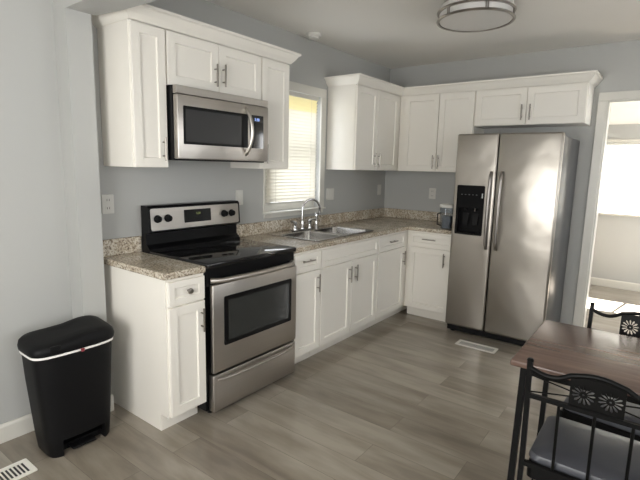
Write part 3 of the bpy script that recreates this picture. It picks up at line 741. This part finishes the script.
# ------------------------------------------------------------------ dining table
TX0, TX1, TY1, TY0, TZ = -2.955, -2.322, -2.239, -3.40, .75
TCc = ((TX0+TX1)/2, (TY0+TY1)/2, 0)
tb_ = thing('dining_table', 'brown wood topped dining table with black metal legs', 'table', TCc)
to = lambda: MB(off=TCc)
mb = to(); mb.box(TX0, TX1, TY0, TY1, TZ-.026, TZ, .007, 3); mb.build('tabletop', WOOD, tb_, True)
mb = to()
for a in ((TX0+.035, TX1-.035, TY1-.055, TY1-.035), (TX0+.035, TX1-.035, TY0+.035, TY0+.055), (TX0+.035, TX0+.055, TY0+.055, TY1-.055), (TX1-.055, TX1-.035, TY0+.055, TY1-.055)): mb.box(*a, TZ-.060, TZ-.0262)
mb.build('apron_frame', METB, tb_)
for x, sx in ((TX0+.045, -1), (TX1-.045, 1)):
    for y, sy in ((TY1-.045, 1), (TY0+.045, -1)):
        mb = to(); mb.tube([(x, y, TZ-.027), (x+sx*.012, y+sy*.012, 0)], .0115, square=True); mb.build('leg', METB, tb_)

# ------------------------------------------------------------------ chairs (local: sits facing +x)
def make_chair(label):
    t = thing('dining_chair', label, 'chair', group=None)
    bx = -.19; hw = .205
    def post_x(z): return bx-(.02*max(0, z-.45)/.4)+(.0)
    for s_ in (-1, 1):
        mb = MB(); mb.tube([(bx-.045, s_*hw, 0), (bx, s_*hw, .42), (bx-.006, s_*hw, .60), (bx-.024, s_*hw, .835)], .0082, square=True)
        mb.build('back_post', METB, t)
        mb = MB(); mb.lathe((bx-.024, s_*hw, .8355), [(.011, 0), (.011, .006), (.006, .010)], 16); mb.build('post_cap', METB, t)
        mb = MB(); mb.tube([(.17, s_*(hw-.02), .43), (.185, s_*(hw-.015), 0)], .0105, square=True); mb.build('leg', METB, t)
    X = lambda z: bx-.006-(z-.60)*.077 if z > .6 else bx-.006*(z-.42)/.18
    # crest rail: dips, then rises over the medallion
    mb = MB(); pts = []
    for k in range(33):
        y = -hw+2*hw*k/32; q = abs(y)/hw
        z = .812-.018*math.sin(PI*min(1, max(0, (1-q)/.62))) if q > .38 else .812
        z += .022*(.5+.5*math.cos(PI*min(1, q/.62)))-.0
        pts.append((X(z), y, z))
    mb.tube(pts, .009, 10); mb.build('crest_rail', METB, t, True)
    mb = MB(); mb.tube([(X(.708), -hw, .708), (X(.708), hw, .708)], .0075, square=True); mb.build('middle_rail', METB, t)
    mb = MB(); mb.tube([(X(.445), -hw, .445), (X(.445), hw, .445)], .0085, square=True); mb.build('lower_rail', METB, t)
    for y in (-.105, 0, .105):
        mb = MB(); mb.tube([(X(.445), y, .445), (X(.708), y, .708)], .0052, 8); mb.build('spindle', METB, t)
    # medallion with two cut-out sunflowers
    mw_ = .078; outer = [(-mw_, -.052), (mw_, -.052), (mw_, .045), (.045, .055), (0, .060), (-.045, .055), (-mw_, .045)]
    holes = []
    for cx_ in (-.038, .038):
        cy_ = -.002
        for k in range(13):
            a = 2*PI*k/13+.2; w_ = .0042; r0, r1 = .012, .036
            pr = []
            for (r, s_) in ((r0, -.45), (r1-.006, -1), (r1, 0), (r1-.006, 1), (r0, .45)):
                pr.append((cx_+r*math.cos(a)-s_*w_*math.sin(a), cy_+r*math.sin(a)+s_*w_*math.cos(a)))
            holes.append(pr)
        holes.append([(cx_+.0035*math.cos(2*PI*k/8), cy_+.0035*math.sin(2*PI*k/8)) for k in range(8)])
    b6 = plate_mesh(outer, holes, .005)
    for v in b6.verts:
        x_, y_, z_ = v.co; zz = .765+y_; v.co = (X(zz)+z_, x_, zz)
    mb = MB(); mb.merge(b6); md = mb.build('medallion', METB, t); md['label'] = 'plate cut through with two sunflower shapes'
    for s_ in (-1, 1):
        for zz, z1 in ((.765, .765), (.745, .722)):
            mb = MB(); mb.tube([(X(zz), s_*mw_, zz), (X(z1), s_*(hw-.004), z1+.02*(zz-.745)/.02)], .0028, 6); mb.build('ray_rod', METB, t)
    # seat
    mb = MB(); R = []
    for ins, z in ((.02, .436), (.004, .440), (0, .455), (.006, .472), (.03, .480), (.08, .484)):
        R.append([(x, y, z) for x, y in rrect(-.172+ins, .188-ins, -.195+ins, .195-ins, .03+.01)])
    mb.loft(R); mb.build('seat', VINYL, t, True)
    mb = MB(); mb.loft([[(x, y, z) for x, y in rrect(-.182, .185, -.19, .19, .02)] for z in (.388, .4355)]); mb.build('seat_frame', METB, t)
    # gallery of little balusters below the seat frame, front and back
    for x in (-.186, .180):
        mb = MB(); mb.tube([(x, -.185, .330), (x, .185, .330)], .007, square=True); mb.build('stretcher', METB, t)
        for k in range(13):
            y = -.165+.33*k/12; mb = MB(); mb.tube([(x, y, .330), (x, y, .390)], .0035, 6); mb.build('baluster', METB, t)
    for s_ in (-1, 1):
        mb = MB(); mb.tube([(-.20, s_*.198, .20), (.176, s_*.187, .20)], .0075, square=True); mb.build('stretcher', METB, t)
    return t
c1 = make_chair('black metal chair with sunflower-cut back and grey seat, pushed in at near side of table')
c1['group'] = 'black metal chairs around the dining table'
c2 = copy_tree(c1); c2['label'] = 'black metal chair facing the camera on the far side of the table by the doorway'
c1.location = (-2.925, -2.553, 0); c2.location = (-2.437, -2.598, 0); c2.rotation_euler = (0, 0, PI-.12)
for k in kids(c2):
    if k.name.startswith('ray_rod'): bpy.data.objects.remove(k)
